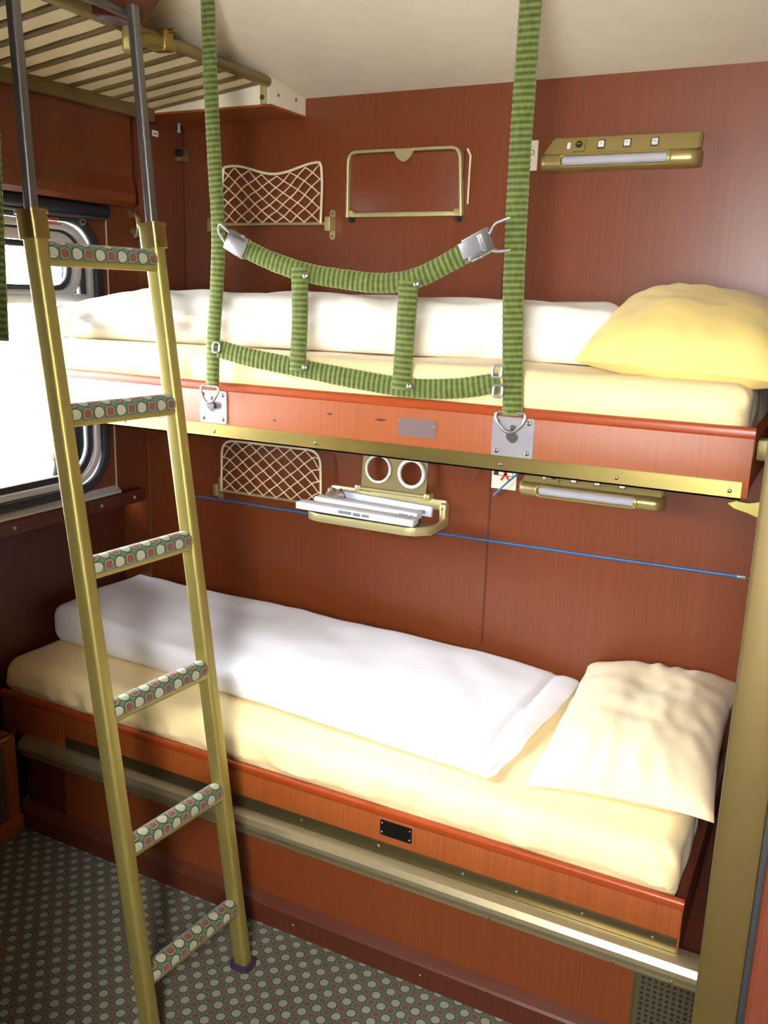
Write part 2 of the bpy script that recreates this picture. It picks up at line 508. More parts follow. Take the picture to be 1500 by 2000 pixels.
# ------------------------------------------------------------------ berth boards
def lip(bm, x0, x1, y, z): 
    sweep(bm, [V(x0, y, z), V(x1, y, z)], rrect(.020, .024, .008, 4), up=V(0, -1, 0))
UY, UX0, UX1 = -.70, -.012, 1.918
ub = empty('upper_berth', (0, 0, 1.247), 'upper bunk with orange brown front board, brass bottom edge and latch plates', 'bunk')
bm = BM(); box(bm, UX0, UX1, UY, UY + .02, 1.25, 1.374, .001); obj('front_board', bm, WOODFRONT, ub)
bm = BM(); lip(bm, UX0, UX1 + .001, UY + .008, 1.374); obj('top_edge', bm, WOODLIP, ub)
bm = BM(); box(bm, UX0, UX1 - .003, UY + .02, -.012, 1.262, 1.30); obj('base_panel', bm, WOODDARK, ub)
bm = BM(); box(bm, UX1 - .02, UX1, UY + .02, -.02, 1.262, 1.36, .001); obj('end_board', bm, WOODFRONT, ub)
bm = BM()
prism(bm, [(.17, 1.281), (.24, 1.2465), (UX1 - .012, 1.2465), (UX1 - .012, 1.281)], V(0, UY - .0035, 0), V(1, 0, 0), V(0, 0, 1), V(0, .0045, 0))
prism(bm, [(.24, 1.2465), (UX1 - .012, 1.2465), (UX1 - .012, 1.25), (.24, 1.25)], V(0, UY - .0035, 0), V(1, 0, 0), V(0, 0, 1), V(0, .03, 0))
edge = obj('brass_edge', bm, BRASS, ub)
for x in (.36, .655, .955, 1.42, 1.668, 1.885):
    bm = BM(); dome(bm, (x, UY - .0035, 1.262), (0, -1, 0), .0045, .002); obj('screw', bm, SCREW, edge)
bm = BM(); plate_holes(bm, rrect(.094, .040, .003), [], V(1.2165, UY - .002, 1.322), V(1, 0, 0), V(0, 0, 1), V(0, .002, 0))
npl = obj('name_plate', bm, NAMEP, ub)
for sx in (-.043, .043):
    bm = BM(); dome(bm, (1.2165 + sx, UY - .002, 1.322 + .006 * (1 if sx > 0 else 2)), (0, -1, 0), .0025, .0015, 8); obj('screw', bm, SCREW, npl)
def keyhole(cx, r, w, h):
    pts = []
    a0 = math.asin(w / r)
    n = 16
    for k in range(n + 1):
        a = pi / 2 + a0 + (2 * pi - 2 * a0) * k / n
        pts.append((cx + r * cos(a), r * sin(a)))
    pts.append((cx + w, h)); pts.append((cx - w, h))
    return pts
def latch(xc, zc, w, h):
    bm = BM()
    plate_holes(bm, rrect(w, h, .006, 4), [keyhole(0, .0125, .006, .026)], V(xc, UY - .003, zc), V(1, 0, 0), V(0, 0, 1), V(0, .003, 0))
    pl = obj('latch_plate', bm, STEEL, ub)
    bm = BM(); box(bm, xc - .016, xc + .016, UY - .0012, UY - .0006, zc - .02, zc + .03); obj('keyhole_recess', bm, STEELDK, pl)
    for sx in (-1, 1):
        for sz in (-1, 1):
            bm = BM(); dome(bm, (xc + sx * (w / 2 - .012), UY - .003, zc + sz * (h / 2 - .011)), (0, -1, 0), .005, .002, 10); obj('screw', bm, SCREW, pl)
    bm = BM(); cyl(bm, (xc, UY - .002, zc + .004), (xc, UY - .012, zc + .004), .0085, 14); cyl(bm, (xc, UY - .011, zc + .004), (xc, UY - .014, zc + .004), .011, 14)
    obj('stud', bm, STEELDK, pl)
latch(.652, 1.324, .084, .082)
latch(1.442, 1.323, .093, .086)
# a few nicks on the board
for x, z, w in ((.835, 1.305, .010), (1.125, 1.332, .028), (.99, 1.334, .016)):
    bm = BM(); plate_holes(bm, [(p[0] * (1 + .3 * sin(7 * k)), p[1]) for k, p in enumerate(circ(w / 2, 10, .003))], [], V(x, UY - .0004, z), V(1, 0, 0), V(0, 0, 1), V(0, .0005, 0)); obj('nick', bm, WOODDARK, ub)

LY, LX0, LX1, LZ = -.79, -.10, 1.903, .41
lb = empty('lower_berth', (0, 0, 0), 'lower bunk on a brown laminate base with two brass rails along its front', 'bunk')
bm = BM(); box(bm, .165, LX1, LY, LY + .02, .28, LZ - .006, .001); obj('front_board', bm, WOODFRONT, lb)
bm = BM(); box(bm, LX0, .160, LY + .004, LY + .02, .28, LZ - .008, .001); obj('front_board', bm, WOODFRONT, lb)
bm = BM(); lip(bm, LX0, LX1 + .001, LY + .008, LZ - .008); obj('top_edge', bm, WOODLIP, lb)
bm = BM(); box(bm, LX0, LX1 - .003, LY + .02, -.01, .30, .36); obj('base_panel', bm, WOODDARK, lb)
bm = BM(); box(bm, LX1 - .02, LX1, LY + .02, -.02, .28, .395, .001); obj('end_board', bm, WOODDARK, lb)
bm = BM(); box(bm, .165, LX1 - .004, LY - .003, LY + .002, .292, .326, .001); st = obj('brass_strip', bm, STRIP, lb)
for x in (.70, .98, 1.20, 1.42, 1.55, 1.70, 1.85):
    bm = BM(); dome(bm, (x, LY - .003, .312), (0, -1, 0), .004, .002, 10); obj('screw', bm, SCREW, st)
bm = BM()
prism(bm, [(LY + .02, .291), (LY - .008, .291), (LY - .026, .284), (LY - .035, .272), (LY - .037, .262), (LY - .033, .250), (LY - .028, .246), (LY - .028, .238), (LY - .0, .238), (LY + .02, .25)], V(.0, 0, 0), V(0, 1, 0), V(0, 0, 1), V(1.985, 0, 0))
b2 = BM(); box(b2, 1.88, 2.0, LY + .025, -.01, 0, .262); obj('gap_shade_fill', b2, WOODDARK, lb)  # added dark box standing in for shade in the gap beside the door wall
rl = obj('brass_rail', bm, RAILB, lb, True, 25)
for x in (.32, .62, .93, 1.25, 1.50, 1.78, 1.90):
    bm = BM(); dome(bm, (x, LY - .0275, .242), (0, -1, 0), .0035, .002, 10); obj('screw', bm, SCREW, rl)
bm = BM(); box(bm, .165, 1.985, LY - .012, LY + .03, .0, .25); obj('base_front', bm, WOOD, lb)
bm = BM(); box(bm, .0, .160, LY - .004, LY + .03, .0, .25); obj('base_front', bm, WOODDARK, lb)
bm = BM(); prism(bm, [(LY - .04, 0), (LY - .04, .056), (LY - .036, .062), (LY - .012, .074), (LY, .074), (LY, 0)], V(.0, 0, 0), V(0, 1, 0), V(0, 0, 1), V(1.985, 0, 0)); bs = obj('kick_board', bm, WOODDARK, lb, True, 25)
for x in (.98, 1.34, 1.66):
    bm = BM(); dome(bm, (x, LY - .04, .03), (0, -1, 0), .004, .002, 10); obj('screw', bm, SCREW, bs)
bm = BM(); plate_holes(bm, rrect(.084, .040, .003), [], V(1.244, LY - .002, .365), V(1, 0, 0), V(0, 0, 1), V(0, .002, 0))
npl = obj('name_plate', bm, NAMEPD, lb)
for sx in (-.037, .037):
    for sz in (-.012, .012):
        bm = BM(); dome(bm, (1.244 + sx, LY - .002, .365 + sz), (0, -1, 0), .0022, .0015, 8); obj('screw', bm, STEEL, npl)
# square-holed vent at the right end of the base
bm = BM()
hs = []
W, H = .14, .185
for i in range(9):
    for j in range(13):
        cx = -.052 + i * .013; cz = -.078 + j * .013
        hs.append([(cx - .0038, cz - .0038), (cx - .0038, cz + .0038), (cx + .0038, cz + .0038), (cx + .0038, cz - .0038)])
plate_holes(bm, rrect(W, H, .003), hs, V(1.895, LY - .016, .142), V(1, 0, 0), V(0, 0, 1), V(0, .003, 0))
vg = obj('vent_grille', bm, VENT, lb, False)
bm = BM(); sweep(bm, [V(1.895 + p[0], LY - .017, .142 + p[1]) for p in rrect(W, H, .004, 3)], rrect(.006, .006, .0015, 2), up=V(0, -1, 0), closed=True); obj('grille_border', bm, BRASS, vg)
bm = BM(); box(bm, 1.827, 1.963, LY - .0128, LY - .0122, .052, .232); obj('dark_backing', bm, DARK, vg)

# ------------------------------------------------------------------ heater vent under the window
hv = empty('heater_vent', (-.02, -1.1, 0), 'perforated heater vent under the window left of the lower bunk', 'vent')
bm = BM(); hs = []
for i in range(16):
    for j in range(15):
        cy = -.175 + i * .0145; cz = -.10 + j * .0145
        hs.append([(cy - .0042, cz - .0042), (cy + .0042, cz - .0042), (cy + .0042, cz + .0042), (cy - .0042, cz + .0042)])
plate_holes(bm, rrect(.42, .245, .003), hs, V(.008, -1.09, .165), V(0, 1, 0), V(0, 0, 1), V(-.003, 0, 0)); obj('grille', bm, VENT, hv, False)
bm = BM(); box(bm, .0045, .0049, -1.29, -.89, .05, .28); obj('dark_backing', bm, DARK, hv)
bm = BM(); box(bm, -.05, .004, -1.40, -.835, .0, .31); obj('casing', bm, WOODFRONT, hv)
bm = BM(); tube(bm, round_path([(.02, -1.4, .322), (.02, -.86, .322), (-.0, -.835, .322)], .02, 5, False), .008, 10, up=V(0, 0, 1)); obj('brass_bar', bm, BRASS, hv)
bm = BM(); box(bm, .0, .02, -1.40, -.835, 0, .05, .003); obj('kick_board', bm, WOODFRONT, hv)

# ------------------------------------------------------------------ bedding
def mattress_fn(x0, x1, yf, zt, amp, seed, zlip=0):
    def fn(p, q):
        front = sst(yf + .08, yf, p.y) * sst(zlip - .002, zlip + .022, p.z)
        w = N(p.x * 16, p.z * 5, seed) * .014 + N(p.x * 30 + p.z * 24, p.z * 12, seed + 3) * .010
        side = 1 - abs(q.z)
        p = p.copy()
        p.y -= front * (w * amp * sst(-1, .3, -q.z) + .016 * side)
        # gathered folds at the right end
        e = sst(x1 - .14, x1 - .01, p.x) * front
        p.y -= e * .007 * sin((p.x * 1.2 + p.z * .9) * 120)
        p.z += (q.z > .5) * (N(p.x * 5, p.y * 6, seed) * .006)
        endw = sst(x1 - .05, x1, p.x)
        p.x += endw * N(p.y * 14, p.z * 20, seed) * .006
        if p.y > -.225: p.x = max(p.x, .004)
        return p
    return fn
bm = BM(); soft(bm, -.010, 1.897, -.678, -.02, 1.302, 1.462, .035, .013, mattress_fn(-.03, 1.905, -.678, 1.462, 1., 1.5, 1.384))
tag(obj('mattress', bm, SHEET), 'cream sheeted mattress on the upper bunk behind the green straps', 'mattress')
bm = BM(); soft(bm, -.105, 1.882, -.769, -.02, .362, .503, .04, .013, mattress_fn(-.03, 1.89, -.769, .503, 1., 7.5, .41))
tag(obj('mattress', bm, SHEET), 'cream sheeted mattress on the lower bunk near the floor', 'mattress')

# duvets: folded lengthwise
def ud(p, q):
    p = p.copy()
    t = (p.x + .01) / 1.58
    yfront = -.645 + .235 * t                      # front edge runs back towards the right
    if p.y < -.3: p.y = -.3 + (p.y + .3) * ((-yfront - .3) / .31)
    top = max(0, q.z)
    # two long rolls
    roll = .5 + .5 * cos((q.y + .15) * 2.4)
    lift = sst(-1, 1, q.z)
    env = .72 + .28 * sst(0, .18, t)
    p.z = 1.463 + (p.z - 1.463) * (env * (.86 + .14 * roll))
    p.z += lift * (.010 * N(p.x * 3, p.y * 5, 2) + .009 * N(p.x * 8 + p.y * 12, p.y * 5, 4))
    wr = abs(N(p.x * 7 + p.z * 16, p.z * 11 - p.x * 2, 9))
    p.y += (.35 + .65 * (1 - abs(q.z))) * .040 * (wr - .25) * sst(.4, -1, q.y)
    p.y += .012 * N(p.x * 14 - p.z * 22, p.z * 6 + p.x * 3, 14) * sst(.4, -1, q.y)
    e = sst(.94, 1, q.x)
    p.x += .02 * N(p.y * 9, p.z * 18, 5) * e
    return p
bm = BM(); soft(bm, -.02, 1.585, -.61, -.03, 1.463, 1.607, .066, .017, ud, .07)
tag(obj('duvet', bm, DUVET), 'white rolled duvet lying along the upper bunk', 'duvet')

def ld(p, q):
    p = p.copy()
    t = max(0, (p.x + .035) / 1.50)
    zt = .632 - .098 * t                               # thick folded end by the window
    p.z = .504 + (p.z - .504) / .124 * (zt - .504)
    p.y += max(0, -q.y) * (.045 - .105 * t) - max(0, q.y) * .17 * max(0, 1 - t) ** 1.2
    lift = sst(-1, 1, q.z)
    p.z += lift * (.010 * N(p.x * 3.2, p.y * 4, 21) + .006 * N(p.x * 9, p.y * 9, 23))
    p.z += lift * .005 * sst(.06, 0, abs((p.x - .60) + .25 * (p.y + .3)))   # soft fold line
    p.z -= sst(.7, 1, q.x) * .010 * lift
    p.z -= lift * .007 * math.exp(-((p.x - 1.405 - .03 * p.y) / .009) ** 2)
    fr = sst(-.6, -1, q.y)
    p.y += fr * (.014 * N(p.x * 4, 1, 31) + .004 * N(p.x * 16, p.z * 16, 33))
    e = sst(.93, 1, q.x)
    p.x += e * (.012 * N(p.y * 8, p.z * 20, 37) + .02 * q.y)
    if p.y > -.225: p.x = max(p.x, .004 - .09 * sst(-.18, -.225, p.y))
    return p
bm = BM(); soft(bm, -.085, 1.465, -.640, -.03, .504, .628, .034, .011, ld, .05)
dv = tag(obj('duvet', bm, DUVETS), 'white striped folded duvet lying along the lower bunk', 'duvet')
def pillow(name, c, sx, sy, sz, mat, label, M, seed, pinch=.55, dimple=0):
    bm = BM()
    n = 44
    grid = {}
    for side in (1, -1):
        for i in range(n + 1):
            for j in range(n + 1):
                u, v = 2 * i / n - 1, 2 * j / n - 1
                if side == -1 and (i in (0, n) or j in (0, n)): grid[side, i, j] = grid[1, i, j]; continue
                a = max(0, 1 - abs(u) ** 2.4); b = max(0, 1 - abs(v) ** 2.4)
                hgt = (a * b) ** .44
                ear = (abs(u) * abs(v)) ** 3
                x = u * sx / 2 * (1 - .10 * (1 - v * v) * abs(u) ** 3 * pinch + .03 * ear)
                y = v * sy / 2 * (1 - .10 * (1 - u * u) * abs(v) ** 3 * pinch + .03 * ear)
                z = side * sz / 2 * hgt
                rad = atan2(v, u)
                cr = sst(.55, .95, max(abs(u), abs(v)))
                z += side * hgt * (.012 * N(u * 2.2, v * 2.2, seed) + .005 * N(u * 6, v * 6, seed + 1))
                z += side * cr * hgt * .007 * sin(rad * 17 + 3 * N(u * 2, v * 2, seed + 2))
                if dimple and side > 0: z -= dimple * math.exp(-((u - .1) ** 2 + (v - .25) ** 2) / .09)
                if side < 0: z *= .45
                grid[side, i, j] = bm.verts.new(c + M @ V(x, y, z))
    for side in (1, -1):
        for i in range(n):
            for j in range(n):
                f = [grid[side, i, j], grid[side, i + 1, j], grid[side, i + 1, j + 1], grid[side, i, j + 1]]
                bm.faces.new(f if side > 0 else f[::-1])
    return obj(name, bm, mat, None)
M = Matrix.Rotation(radians(9), 3, 'X') @ Matrix.Rotation(radians(4), 3, 'Y') @ Matrix.Rotation(radians(4), 3, 'Z')
pu = pillow('pillow', V(1.748, -.36, 1.522), .43, .56, .235, PILLOWY, '', M, 51)
tag(pu, 'plump yellow pillow at the right end of the upper bunk', 'pillow')
M = Matrix.Rotation(radians(5), 3, 'X') @ Matrix.Rotation(radians(-4), 3, 'Y') @ Matrix.Rotation(radians(2), 3, 'Z')
pl = pillow('pillow', V(1.71, -.335, .545), .41, .64, .21, PILLOWC, '', M, 77, .5, .022)
tag(pl, 'pale cream pillow at the right end of the lower bunk', 'pillow')

# ------------------------------------------------------------------ ladder
RY, LYY = -.977, -1.272
ld0 = V(.9305, 0, 0); dirx = -.0379 / .30
def rail_x(z): return .9305 + dirx * z
lad = empty('bunk_ladder', (.93, -1.12, 0), 'gold bunk ladder with carpet covered rungs standing in front of both bunks', 'ladder')
for y, dx in ((RY, 0), (LYY, -.026)):
    bm = BM(); sweep(bm, [V(rail_x(.008) + dx, y, .008), V(rail_x(1.728) + dx, y, 1.728)], rrect(.032, .038, .009, 4), up=V(0, -1, 0)); obj('rail', bm, BRASSP, lad)
    bm = BM(); sweep(bm, [V(rail_x(1.69) + dx, y, 1.69), V(rail_x(1.735) + dx, y, 1.735)], rrect(.040, .046, .008, 4), up=V(0, -1, 0))
    sweep(bm, [V(rail_x(1.735) + dx, y, 1.735), V(rail_x(1.741) + dx, y, 1.741)], rrect(.044, .05, .008, 4), up=V(0, -1, 0)); obj('collar', bm, BRASS, lad)
    x0 = rail_x(1.72) + dx
    bm = BM(); sweep(bm, [V(x0, y, 1.72), V(x0 - .035 + (.016 if dx else 0), y, 2.16)], rrect(.021, .021, .006, 4), up=V(0, -1, 0)); obj('steel_tube', bm, STEELDK, lad)
    bm = BM(); sweep(bm, [V(rail_x(0) + dx, y, .0), V(rail_x(0) + dx, y, .012)], rrect(.050, .056, .014, 4), up=V(0, -1, 0)); obj('rubber_foot', bm, FOOT, lad)
for i in range(6):
    z = .166 + .3 * i
    xr, xl = rail_x(z), rail_x(z) - .026
    a, b = V(xr, RY - .012, z), V(xl, LYY + .012, z)
    bm = BM(); sweep(bm, [a - V(0, 0, .014), b - V(0, 0, .014)], rrect(.018, .034, .006, 3), up=V(0, 0, 1)); rg = obj('rung', bm, BRASSP, lad)
    bm = BM()
    K = 24
    pts = [a.lerp(b, .01 + .98 * k / K) + V(0, 0, .001) for k in range(K + 1)]
    prof = [(-.012, -.018), (-.006, -.0215)] + [(.021 * sin(radians(t)), -.0215 * cos(radians(t))) for t in range(10, 180, 16)] + [(-.006, .0215), (-.012, .018)]
    sweep(bm, pts, prof, up=V(0, 0, 1), uv=True, scale=lambda k: 1 + .03 * N(k * .5, i * 3.3) - (.10 if k in (0, K) else 0)); obj('carpet_cover', bm, PADCARPET, rg)
bm = BM(); cyl(bm, (.668, -1.275, 2.150), (.654, -.967, 2.150), .009, 14); obj('top_bar', bm, STEELDK, lad)

# ------------------------------------------------------------------ green safety straps
def strap(path, w, th, name, parent, bulge=.0):
    pts = resample(smooth_path(path, 14), .0042)
    prof = [(th / 2 * abs(sin(2 * pi * k / 14)) ** .7 * (1 if sin(2 * pi * k / 14) >= 0 else -1), w / 2 * abs(cos(2 * pi * k / 14)) ** .75 * (1 if cos(2 * pi * k / 14) >= 0 else -1)) for k in range(14)]
    bm = BM()
    s0 = random.uniform(0, 50)
    sweep(bm, pts, prof, up=V(0, -1, .05), uv=True, scale=lambda k: 1 + .035 * sin(k * .0042 * 2 * pi / .0125) + .03 * N(k * .03, s0) + .02 * N(k * .2, s0))
    return obj(name, bm, GREEN, parent)
def wire_loop(pts, r, name, mat, parent, rad=.008, closed=True):
    bm = BM(); tube(bm, round_path(pts, rad, 5, closed), r, 10, closed); return obj(name, bm, mat, parent)
SY = -.722
net = empty('safety_net', (1.05, SY, 1.36), 'green corduroy safety strap net hanging from ceiling in front of upper bunk', 'safety net')
strap([(.668, SY, 2.29), (.673, SY, 2.10), (.682, SY, 1.90), (.690, SY, 1.747), (.684, SY, 1.62), (.672, SY, 1.50), (.666, SY, 1.375)], .036, .017, 'hanging_strap', net)
strap([(1.431, SY, 2.29), (1.429, SY, 2.10), (1.427, SY, 1.90), (1.428, SY, 1.743), (1.432, SY, 1.60), (1.440, SY, 1.47), (1.446, SY, 1.372)], .045, .019, 'hanging_strap', net)
CY = SY - .006
strap([(.778, CY, 1.702), (.850, CY, 1.676), (.940, CY, 1.653), (1.04, CY, 1.640), (1.135, CY, 1.634), (1.22, CY, 1.648), (1.325, CY, 1.698)], .043, .017, 'cross_strap', net)
strap([(.694, CY, 1.470), (.78, CY, 1.455), (.93, CY, 1.438), (1.08, CY, 1.422), (1.21, CY, 1.413), (1.32, CY, 1.420), (1.412, CY, 1.438)], .043, .017, 'cross_strap', net)
strap([(.925, CY - .006, 1.664), (.927, CY - .006, 1.56), (.922, CY - .006, 1.432)], .041, .017, 'short_strap', net)
strap([(1.200, CY - .006, 1.640), (1.196, CY - .006, 1.53), (1.190, CY - .006, 1.408)], .045, .017, 'short_strap', net)
for x, z in ((.946, 1.646), (1.222, 1.634), (.946, 1.442), (1.214, 1.418)):
    bm = BM(); dome(bm, (x, CY - .012, z), (0, -1, .3), .008, .006); cyl(bm, (x, CY - .012, z), (x, CY + .004, z), .006, 10); obj('rivet', bm, ALU, net)
# loops holding the lower cross strap
for x, z in ((.692, 1.474), (1.412, 1.462), (1.416, 1.422)):
    wire_loop([V(x - .010, CY - .012, z - .012), V(x + .010, CY - .012, z - .012), V(x + .010, CY - .008, z + .012), V(x - .010, CY - .008, z + .012)], .0028, 'strap_loop', STEEL, net)
# D-rings hooked into the latch plates
for x, z, w in ((.664, 1.372, .028), (1.444, 1.372, .034)):
    wire_loop([V(x - w, CY, z + .006), V(x + w, CY, z + .006), V(x + w * .9, CY - .004, z - .012), V(x + .010, CY - .006, z - .034), V(x - .010, CY - .006, z - .034), V(x - w * .9, CY - .004, z - .012)], .0032, 'd_ring', ALU, net, .01)
# cam buckles
def buckle(c, ang, L, w):
    d = V(cos(ang), 0, sin(ang)); n_ = V(-sin(ang), 0, cos(ang)); o = V(*c)
    M = Matrix((d, V(0, 1, 0), n_)).transposed().to_4x4(); M.translation = o
    bm = BM(); box(bm, -L / 2, L / 2, -.008, -.005, -w / 2, w / 2, .002, 2, M)
    box(bm, -L / 2, L / 2, -.008, .010, w / 2 - .003, w / 2, .001, 1, M); box(bm, -L / 2, L / 2, -.008, .010, -w / 2, -w / 2 + .003, .001, 1, M)
    b = obj('cam_buckle', bm, ALU, net)
    bm = BM(); cyl(bm, M @ V(L * .1, .002, -w / 2 - .002), M @ V(L * .1, .002, w / 2 + .002), .006, 12)
    box(bm, -L * .15, L * .62, -.018, -.012, -w * .36, w * .36, .002, 2, M); obj('cam_lever', bm, STEEL, b)
    return M
M1 = buckle((.752, CY - .004, 1.714), radians(-26), .058, .046)
wire_loop([V(.694, CY, 1.745), V(.704, CY - .006, 1.762), V(.735, CY - .006, 1.738), V(.726, CY - .004, 1.706)], .003, 'strap_loop', STEEL, net)
M2 = buckle((1.355, CY - .004, 1.714), radians(206), .058, .046)
wire_loop([V(1.372, CY - .004, 1.728), V(1.386, CY - .006, 1.755), V(1.42, CY, 1.768), V(1.424, CY, 1.704), V(1.385, CY - .004, 1.700)], .003, 'strap_loop', STEEL, net)

# strap at the very left, in front of the window
hs_ = empty('hanging_strap', (.63, -1.3, 1.5), 'green strap with metal buckle hanging at the far left before window', 'strap')
bm = BM()
pts = resample([V(.617, -1.3, 1.503), V(.634, -1.3, 2.0), V(.636, -1.3, 2.33)], .0042)
sweep(bm, pts, [(th * .5 * .016, w * .5 * .038) for th, w in [(sin(2 * pi * k / 14), cos(2 * pi * k / 14)) for k in range(14)]], up=V(0, -1, 0), uv=True, scale=lambda k: 1 + .035 * sin(k * .0042 * 2 * pi / .0125) + .03 * N(k * .03, 8.8))
obj('webbing', bm, GREEN, hs_)
bm = BM(); box(bm, .604, .652, -1.318, -1.309, 1.752, 1.812, .003); bk = obj('buckle', bm, ALU, hs_)
bm = BM(); cyl(bm, (.602, -1.322, 1.782), (.654, -1.322, 1.782), .005, 12); obj('buckle_pin', bm, STEEL, bk)

# ------------------------------------------------------------------ wall lamps
def lamp(dz, label):
    x0, x1, zb = 1.245, 1.662, 1.946 + dz
    L = empty('reading_lamp', ((x0 + x1) / 2, 0, zb), label, 'lamp')
    up_ = [(0, .086), (-.026, .084), (-.030, .080), (-.044, .042), (0, .040)]
    bm = BM()
    A = [bm.verts.new(V(x0 + .008 + .026 * (p[1] - .04) / .046, p[0], zb + p[1])) for p in up_]
    B = [bm.verts.new(V(x1 - .004, p[0], zb + p[1])) for p in up_]
    n = len(up_)
    for k in range(n): bm.faces.new((A[k], A[(k + 1) % n], B[(k + 1) % n], B[k]))
    bm.faces.new(A[::-1]); bm.faces.new(B)
    es = [e for e in bm.edges if abs(e.verts[0].co.x - e.verts[1].co.x) < .05]
    bmesh.ops.bevel(bm, geom=es, offset=.004, segments=3, affect='EDGES')
    obj('switch_panel', bm, BRONZE, L)
    # rounded lower trough with a slot for the diffuser
    bm = BM()
    pr = [(0, .042), (-.046, .041), (-.056, .036), (-.061, .026), (-.060, .014), (-.054, .005), (-.044, .0), (0, .0)]
    soft_n = 10
    rings = []
    xs = [x0 + .003, x0 + .006, x0 + .012, x0 + .02] + [x1 - .026, x1 - .016, x1 - .007, x1]
    sc = [.55, .80, .95, 1., 1., .96, .85, .6]
    for x, s in zip(xs, sc):
        rings.append([bm.verts.new(V(x, p[0] * s, zb + .021 + (p[1] - .021) * (s * .4 + .6))) for p in pr])
    for i in range(len(rings) - 1):
        for k in range(len(pr)): bm.faces.new((rings[i][k], rings[i][(k + 1) % len(pr)], rings[i + 1][(k + 1) % len(pr)], rings[i + 1][k]))
    bm.faces.new(rings[0][::-1]); bm.faces.new(rings[-1])
    obj('trough', bm, BRONZE, L)
    # diffuser and its rim
    da, db = x0 + .070, x0 + .338
    bm = BM(); cyl(bm, (da, -.0535, zb + .022), (db, -.0535, zb + .022), .0125, 18); obj('diffuser', bm, TUBEW, L)
    bm = BM(); tube(bm, [V((da + db) / 2 + p[0], -.0612 - .004 * (1 - abs(p[1] - .0) / .02) , zb + .0215 + p[1]) for p in rrect(db - da + .016, .031, .012, 5)], .0028, 8, True); obj('diffuser_rim', bm, BRASSP, L)
    # switches and reading socket
    nrm = V(0, -.94, -.34).normalized()
    def at(x, v): return V(x, -.0305 - (.080 - v) * .368, zb + v)
    for xx in (1.408, 1.475, 1.545):
        c = at(xx, .063)
        Mt = Matrix.Rotation(radians(-20), 4, 'X'); Mt.translation = c
        bm = BM(); box(bm, -.0095, .0095, -.002, .003, -.0115, .0115, .001, 1, Mt); hsng = obj('switch', bm, BLACK, L)
        bm = BM(); box(bm, -.0068, .0085, -.0065, -.001, -.0105, .0068, .0015, 2, Mt); r_ = obj('switch_key', bm, WHITEPL, hsng)
        bm = BM(); bmp = [V(p[0] * .0024 + .001, -.0068, p[1] * .0024 - .001) for p in circ(1, 10)]
        tube(bm, [Mt @ p for p in bmp], .0004, 6, True); obj('switch_mark', bm, INK, r_)
    c = at(1.350, .062); Mt = Matrix.Rotation(radians(-20), 4, 'X'); Mt.translation = c
    bm = BM(); box(bm, -.016, .016, -.003, .003, -.018, .018, .001, 1, Mt); ky = obj('key_socket', bm, BRASSP, L)
    bm = BM(); cyl(bm, Mt @ V(0, -.002, .001), Mt @ V(0, -.006, .001), .009, 18); kr = obj('socket_ring', bm, BLACK, ky)
    bm = BM(); box(bm, -.0055, .0055, -.0075, -.0055, -.0012, .0032, 0, 1, Mt); obj('socket_slot', bm, BRASS, kr)
    c = at(1.322, .062); Mt.translation = c
    bm = BM(); box(bm, -.0045, .0045, -.0022, .002, -.0085, .0085, .001, 1, Mt); obj('small_label', bm, WHITEPL, L)
    return L
lamp(0, 'brass wall reading lamp with three white switches above the upper bunk')
lamp(-.892, 'brass wall reading lamp half hidden below the front edge of upper bunk')

# ------------------------------------------------------------------ signs
def no_smoking(dz, label):
    S = empty('no_smoking_sign', (1.186, 0, 1.954 + dz), label, 'sign')
    z0, z1, x0, x1 = 1.954 + dz, 2.032 + dz, 1.148, 1.226
    bm = BM(); box(bm, x0, x1, -.002, -.0002, z0, z1, .0005, 1); obj('plate', bm, CREAM, S)
    cx, cz = (x0 + x1) / 2, z0 + .047
    bm = BM(); zc = cz
    # cigarette outline, filter block, smoke
    for a in ((cx - .026, cx + .028, zc + .0050, zc + .0065), (cx - .026, cx + .028, zc - .0065, zc - .0050), (cx + .0265, cx + .028, zc - .0065, zc + .0065), (cx - .033, cx - .018, zc - .0065, zc + .0065)):
        box(bm, a[0], a[1], -.0027, -.0019, a[2], a[3])
    for k in range(2): box(bm, cx - .030 + k * .007, cx - .027 + k * .007, -.0027, -.0019, zc + .010, zc + .020)
    obj('cigarette_drawing', bm, INKD, S)
    bm = BM()
    for sg in (1, -1):
        Mt = Matrix.Rotation(radians(58) * sg, 4, 'Y'); Mt.translation = V(cx + .004, -.0028, zc)
        box(bm, -.024, .024, -.0004, .0004, -.0033, .0033, 0, 1, Mt)
    obj('red_cross', bm, RED, S)
no_smoking(0, 'pale sign plate behind the right green strap beside the upper lamp')
no_smoking(-.900, 'no smoking sign with red cross below the front edge of upper bunk')
bm = BM(); tube(bm, smooth_path([(1.160, -.008, 1.032), (1.190, -.012, 1.066), (1.222, -.010, 1.098), (1.24, 0, 1.118)], 6), .0030, 8); tag(obj('blue_wire', bm, BLUE), 'short blue wire end sticking out in front of the no smoking sign', 'wire')
bm = BM(); tube(bm, smooth_path([(1.096, -.006, 1.078), (1.10, -.012, 1.086), (1.108, -.006, 1.104), (1.11, .0, 1.12)], 6), .0022, 8); tag(obj('copper_wire', bm, plain('copper', srgb(120, 70, 40), .4, .6)), 'thin dark copper wire end left of the no smoking sign', 'wire')

